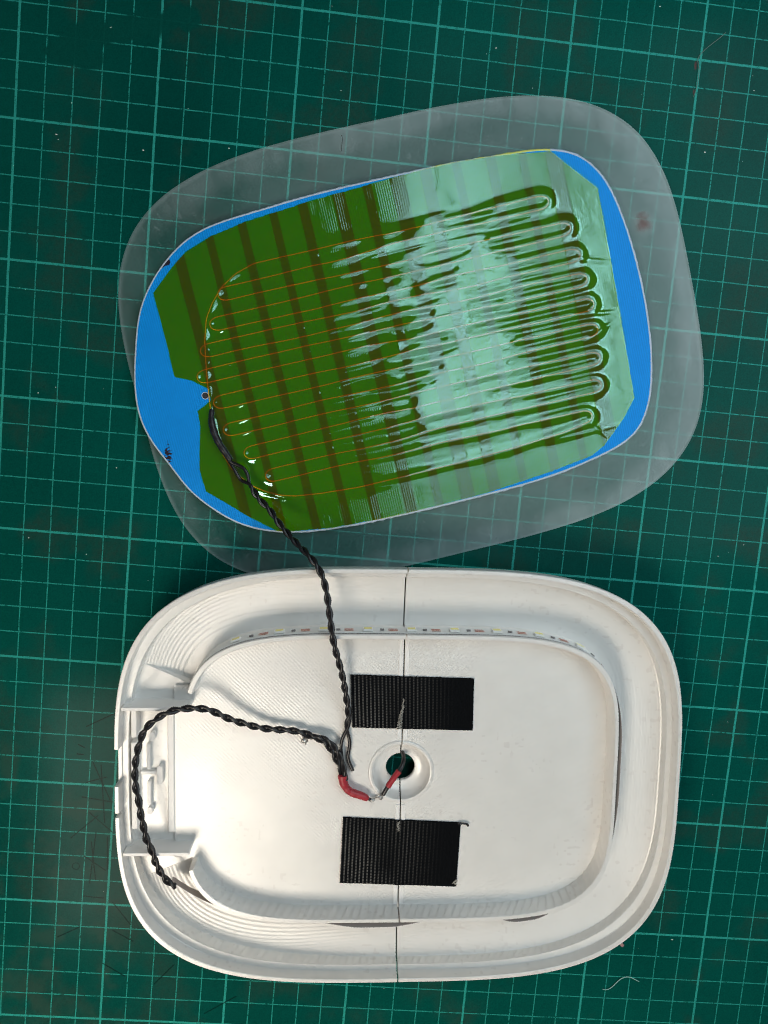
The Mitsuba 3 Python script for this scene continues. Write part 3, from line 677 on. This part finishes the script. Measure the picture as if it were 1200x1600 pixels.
for i in range(10):
    a = np.array([22.0 + rng.random() * 1.3, -46.3 + rng.random() * 2.2, 14.6 + 0.2 * rng.random()])
    ms.append(tube(resample([a, a + [0.3, 0.5, 0.15], a + rng.normal(size=3) * [0.5, 0.5, 0.1]], 0.2)[0], 0.06, 5))
obj('frayed_corner', HOU.mesh(trimesh.util.concatenate(ms)), 'frayed_thread', p2, smooth=True)

# ------------------------------------------------------------------ wiring (world millimetres)
mm = lambda m: trimesh.Trimesh(m.vertices / 1000, m.faces, process=False)
def sleeve_tube(c, r, k=14):
    return mm(tube(c, r, k))
cab = 'twisted_cable'
labels[cab] = {'label': 'black twisted pair from the cover film running down over the rim to two loose ends', 'category': 'cable'}
c, u = resample([(-50.3, 11.8, 5.3), (-50.4, 7.7, 6.0), (-49.6, 3.9, 6.4), (-47.8, -0.6, 6.5), (-45.5, -4.2, 6.5), (-43.6, -7.2, 6.5)], 0.4)
r = np.interp(u / u[-1], [0, 0.08, 0.3, 0.75, 0.95, 1], [0.85, 1.0, 1.35, 1.3, 1.15, 1.0]) * (1 + 0.05 * np.sin(u * 1.7))
obj('sleeve', sleeve_tube(c, r), 'black_sleeve', cab, smooth=40)
A = [(-44.6, -5.6, 6.9), (-43.0, -8.0, 6.9), (-39.9, -9.3, 7.2), (-37.4, -12.0, 7.6), (-36.2, -15.4, 8.4)]
B = [(-44.9, -5.6, 6.2), (-43.4, -8.6, 6.2), (-41.4, -12.1, 6.6), (-39.4, -14.8, 6.7), (-37.2, -16.4, 7.2)]
c1, u1 = resample([(-36.6, -16.0, 7.8), (-34.7, -18.8, 8.6), (-32.3, -22.1, 9.5), (-29.1, -25.1, 10.5), (-26.2, -29.0, 12.5), (-23.0, -32.6, 14.5), (-18.0, -37.4, 18.5), (-14.4, -40.4, 22.0), (-11.5, -43.5, 24.3), (-8.6, -49.1, 25.3), (-6.6, -60.4, 25.3), (-4.9, -73.4, 24.5), (-2.4, -84.4, 21.5), (-0.6, -95.9, 18.3), (0.1, -102.5, 16.9), (-0.2, -106.3, 16.4)], 0.25)
s1, s2 = strands(c1, u1, 0.67, 10.3, 0.6)
endL = [(-1.4, -110.7, 16.2), (-2.6, -114.6, 15.8), (-2.5, -119.2, 15.8), (-1.7, -123.8, 15.8), (-1.1, -127.0, 16.2)]
endR = [(0.0, -110.9, 15.2), (0.6, -115.9, 14.9), (0.0, -120.0, 14.9), (0.8, -123.3, 15.0), (1.8, -125.6, 15.2)]
for a, s, e in ((A, s1, endL), (B, s2, endR)):
    c, _ = resample(np.vstack([a[:-1], s[4::12], e]), 0.25)
    obj('strand', sleeve_tube(c, 0.66, 10), 'black_insulation', cab, smooth=True)

cab2 = 'twisted_cable_001'
labels[cab2] = {'label': 'black twisted pair looping over the left brackets from the LED strip to a red sleeve', 'category': 'cable'}
c2, u2 = resample([(-65.0, -166.4, 21.2), (-68.2, -163.5, 21.6), (-70.0, -160.4, 22.0), (-71.6, -155.4, 23.2), (-72.5, -150.4, 24.2), (-74.0, -145.5, 25.0), (-74.8, -140.5, 25.5), (-75.5, -135.3, 26.0), (-76.0, -130.4, 26.0), (-76.8, -126.0, 26.0), (-77.1, -121.2, 26.0), (-76.9, -117.1, 26.0), (-76.1, -112.1, 26.0), (-74.8, -107.5, 26.0), (-72.6, -102.8, 26.0), (-69.4, -99.9, 25.8), (-65.8, -97.7, 25.5), (-61.3, -96.5, 25.0), (-55.8, -96.5, 24.0), (-50.4, -97.9, 22.5), (-45.6, -101.0, 21.0), (-37.7, -104.9, 19.0), (-30.1, -107.4, 17.5), (-22.1, -108.5, 16.6), (-16.1, -110.1, 16.2), (-9.2, -113.5, 16.0), (-5.3, -118.9, 16.0), (-2.7, -124.8, 16.2), (-1.8, -128.8, 16.2)], 0.25)
for s in strands(c2, u2, 0.67, 10.2, 1.2):
    obj('strand', sleeve_tube(s, 0.66, 10), 'black_insulation', cab2, smooth=True)
# a folded-back pair bound against its last stretch
c3, u3 = resample([(-15.8, -111.9, 15.2), (-12.5, -111.0, 17.0), (-8.4, -112.2, 17.2), (-4.4, -116.2, 17.2), (-2.2, -121.3, 17.0), (-1.3, -125.3, 16.8), (-1.2, -128.6, 16.6)], 0.25)
for s in strands(c3, u3, 0.5, 9.0, 0.3):
    obj('strand', sleeve_tube(s, 0.58, 10), 'black_insulation', cab2, smooth=True)
c, u = resample([(-2.1, -126.9, 16.2), (-1.7, -130.0, 16.2), (0.4, -133.3, 15.9), (4.1, -135.1, 15.7), (7.3, -136.9, 15.4)], 0.3)
r = np.interp(u / u[-1], [0, 0.15, 0.35, 0.7, 0.92, 1], [1.80, 1.70, 1.45, 1.50, 1.35, 1.05]) * (1 + 0.03 * np.sin(u * 2.3))
sv = tube(c, r, 18)
sv.vertices = sv.vertices + 0.18 * (meshkit.fbm(sv.vertices * 0.7, 3, 5) - 0.5)[:, None]
obj('sleeve', mm(sv), 'red_sleeve', cab2, smooth=50)
labels[cab2 + '__sleeve'] = {'label': 'bent red heat shrink sleeve'}
obj('wire_stub', sleeve_tube(resample([(7.0, -136.7, 15.4), (7.8, -137.0, 15.3), (8.5, -137.3, 15.2)], 0.2)[0], 0.62), 'black_insulation', cab2, smooth=True)
so = [blob((9.1, -137.6, 15.2), 0.85, 1, squash=(1.3, 0.8, 0.8)), tube(resample([(9.2, -137.5, 15.3), (10.4, -137.0, 15.1), (11.4, -136.4, 15.4)], 0.2)[0], 0.28, 7)]
obj('solder_joint', mm(trimesh.util.concatenate(so)), 'solder', cab2, smooth=True)
pn = [blob((-16.6, -113.3, 15.0), 1.15, 4, squash=(1.0, 0.9, 0.8), rough=0.5), tube(resample([(-16.0, -114.0, 14.6), (-16.2, -114.8, 14.3), (-16.1, -115.4, 14.2)], 0.2)[0], 0.2, 6), tube(resample([(-16.4, -113.0, 15.2), (-15.6, -112.2, 15.6), (-15.0, -111.6, 15.8)], 0.2)[0], 0.35, 7)]
obj('solder_bead', mm(trimesh.util.concatenate(pn)), 'solder', cab2, smooth=True)
labels[cab2 + '__solder_bead'] = {'label': 'grey solder bead with a short tail'}

ld = 'lead_wire'
labels[ld] = {'label': 'short black wire with a red sleeve coming up through the central hole', 'category': 'wire'}
c, _ = resample([(13.4, -135.4, 15.2), (15.2, -132.1, 15.5), (17.2, -129.1, 15.4), (19.4, -126.3, 15.0), (20.9, -124.2, 14.0), (21.5, -122.3, 11.8), (21.1, -121.2, 8.6), (19.6, -120.2, 5.2), (17.0, -119.4, 2.6), (13.5, -118.6, 1.0)], 0.3)
obj('core', sleeve_tube(c, 0.80), 'black_insulation', ld, smooth=True)
c, u = resample([(15.2, -132.1, 15.6), (17.2, -129.1, 15.5), (19.5, -126.2, 15.1)], 0.3)
obj('sleeve', sleeve_tube(c, 1.12 + 0.04 * np.sin(u * 2)), 'red_sleeve', ld, smooth=40)
so = [blob((12.5, -136.6, 15.2), 0.8, 2, squash=(1.0, 1.2, 0.8), rough=0.5), tube(resample([(12.4, -136.4, 15.4), (11.2, -135.7, 15.7), (10.7, -135.5, 15.4)], 0.2)[0], 0.25, 7), tube(resample([(12.4, -136.5, 15.3), (13.0, -135.9, 15.3), (13.5, -135.3, 15.2)], 0.2)[0], 0.4, 7)]
obj('solder_joint', mm(trimesh.util.concatenate(so)), 'solder', ld, smooth=True)

# ------------------------------------------------------------------ small litter on the mat
ms = []
for x, y in [(-105.0, 111.2), (-104.4, 109.5), (-84.2, 148.5), (-74.0, 106.3), (-99.1, 122.3), (-57.3, 121.2), (70.1, 131.4), (117.6, 161.5), (137.1, 109.7), (155.2, 132.5), (-115.7, 18.1), (-109.2, 20.2), (-87.8, -10.1), (-121.8, -36.8), (-100.4, -43.4), (159.9, -41.6), (137.0, -210.7), (-42.8, 107.6), (149.5, -46.2), (-1.4, 128.8), (56.1, 145.2)]:
    ms.append(blob((x, y, 0.12), 0.13 + 0.11 * rng.random(), int(rng.integers(99)), 1, (1 + rng.random(), 1, 0.6)))
for k in range(70):
    ms.append(blob((rng.uniform(-140, 165), rng.uniform(-235, 165), 0.06), 0.06 + 0.07 * rng.random(), k, 1))
scene['dust_flecks'] = ply(mm(trimesh.util.concatenate(ms)), 'dust', True)
labels['dust_flecks'] = {'label': 'tiny pale dust flecks scattered over the green mat', 'category': 'dust', 'kind': 'stuff'}
scene['grit_crumb'] = ply(mm(blob((115.2, -211.9, 0.6), 0.75, 9, 2, (1, 1.1, 0.8), 0.6)), 'grit', False)
labels['grit_crumb'] = {'label': 'small pinkish grit crumb on the mat beside the lower right rim of the housing', 'category': 'crumb'}
scene['plastic_fibre'] = ply(mm(tube(resample([(107.6, -231.9, 0.3), (111.2, -231.2, 0.5), (114.6, -227.6, 0.8), (117.8, -226.2, 1.0), (120.5, -227.0, 1.2), (123.2, -228.9, 0.5)], 0.3)[0], 0.16, 6)), 'fibre', True)
labels['plastic_fibre'] = {'label': 'pale curled plastic fibre lying on the mat below the housing', 'category': 'fibre'}
scene['hair_strand'] = ply(mm(tube(resample([(131.6, 129.5, 0.3), (132.7, 133.3, 0.6), (133.2, 137.6, 0.8), (133.0, 140.5, 0.8), (132.6, 142.6, 0.7), (134.0, 145.2, 0.5), (138.4, 149.0, 0.4), (143.1, 152.9, 0.4)], 0.4)[0], 0.10, 5)), 'hair', True)
labels['hair_strand'] = {'label': 'thin bent hair on the mat near the upper right corner', 'category': 'hair'}
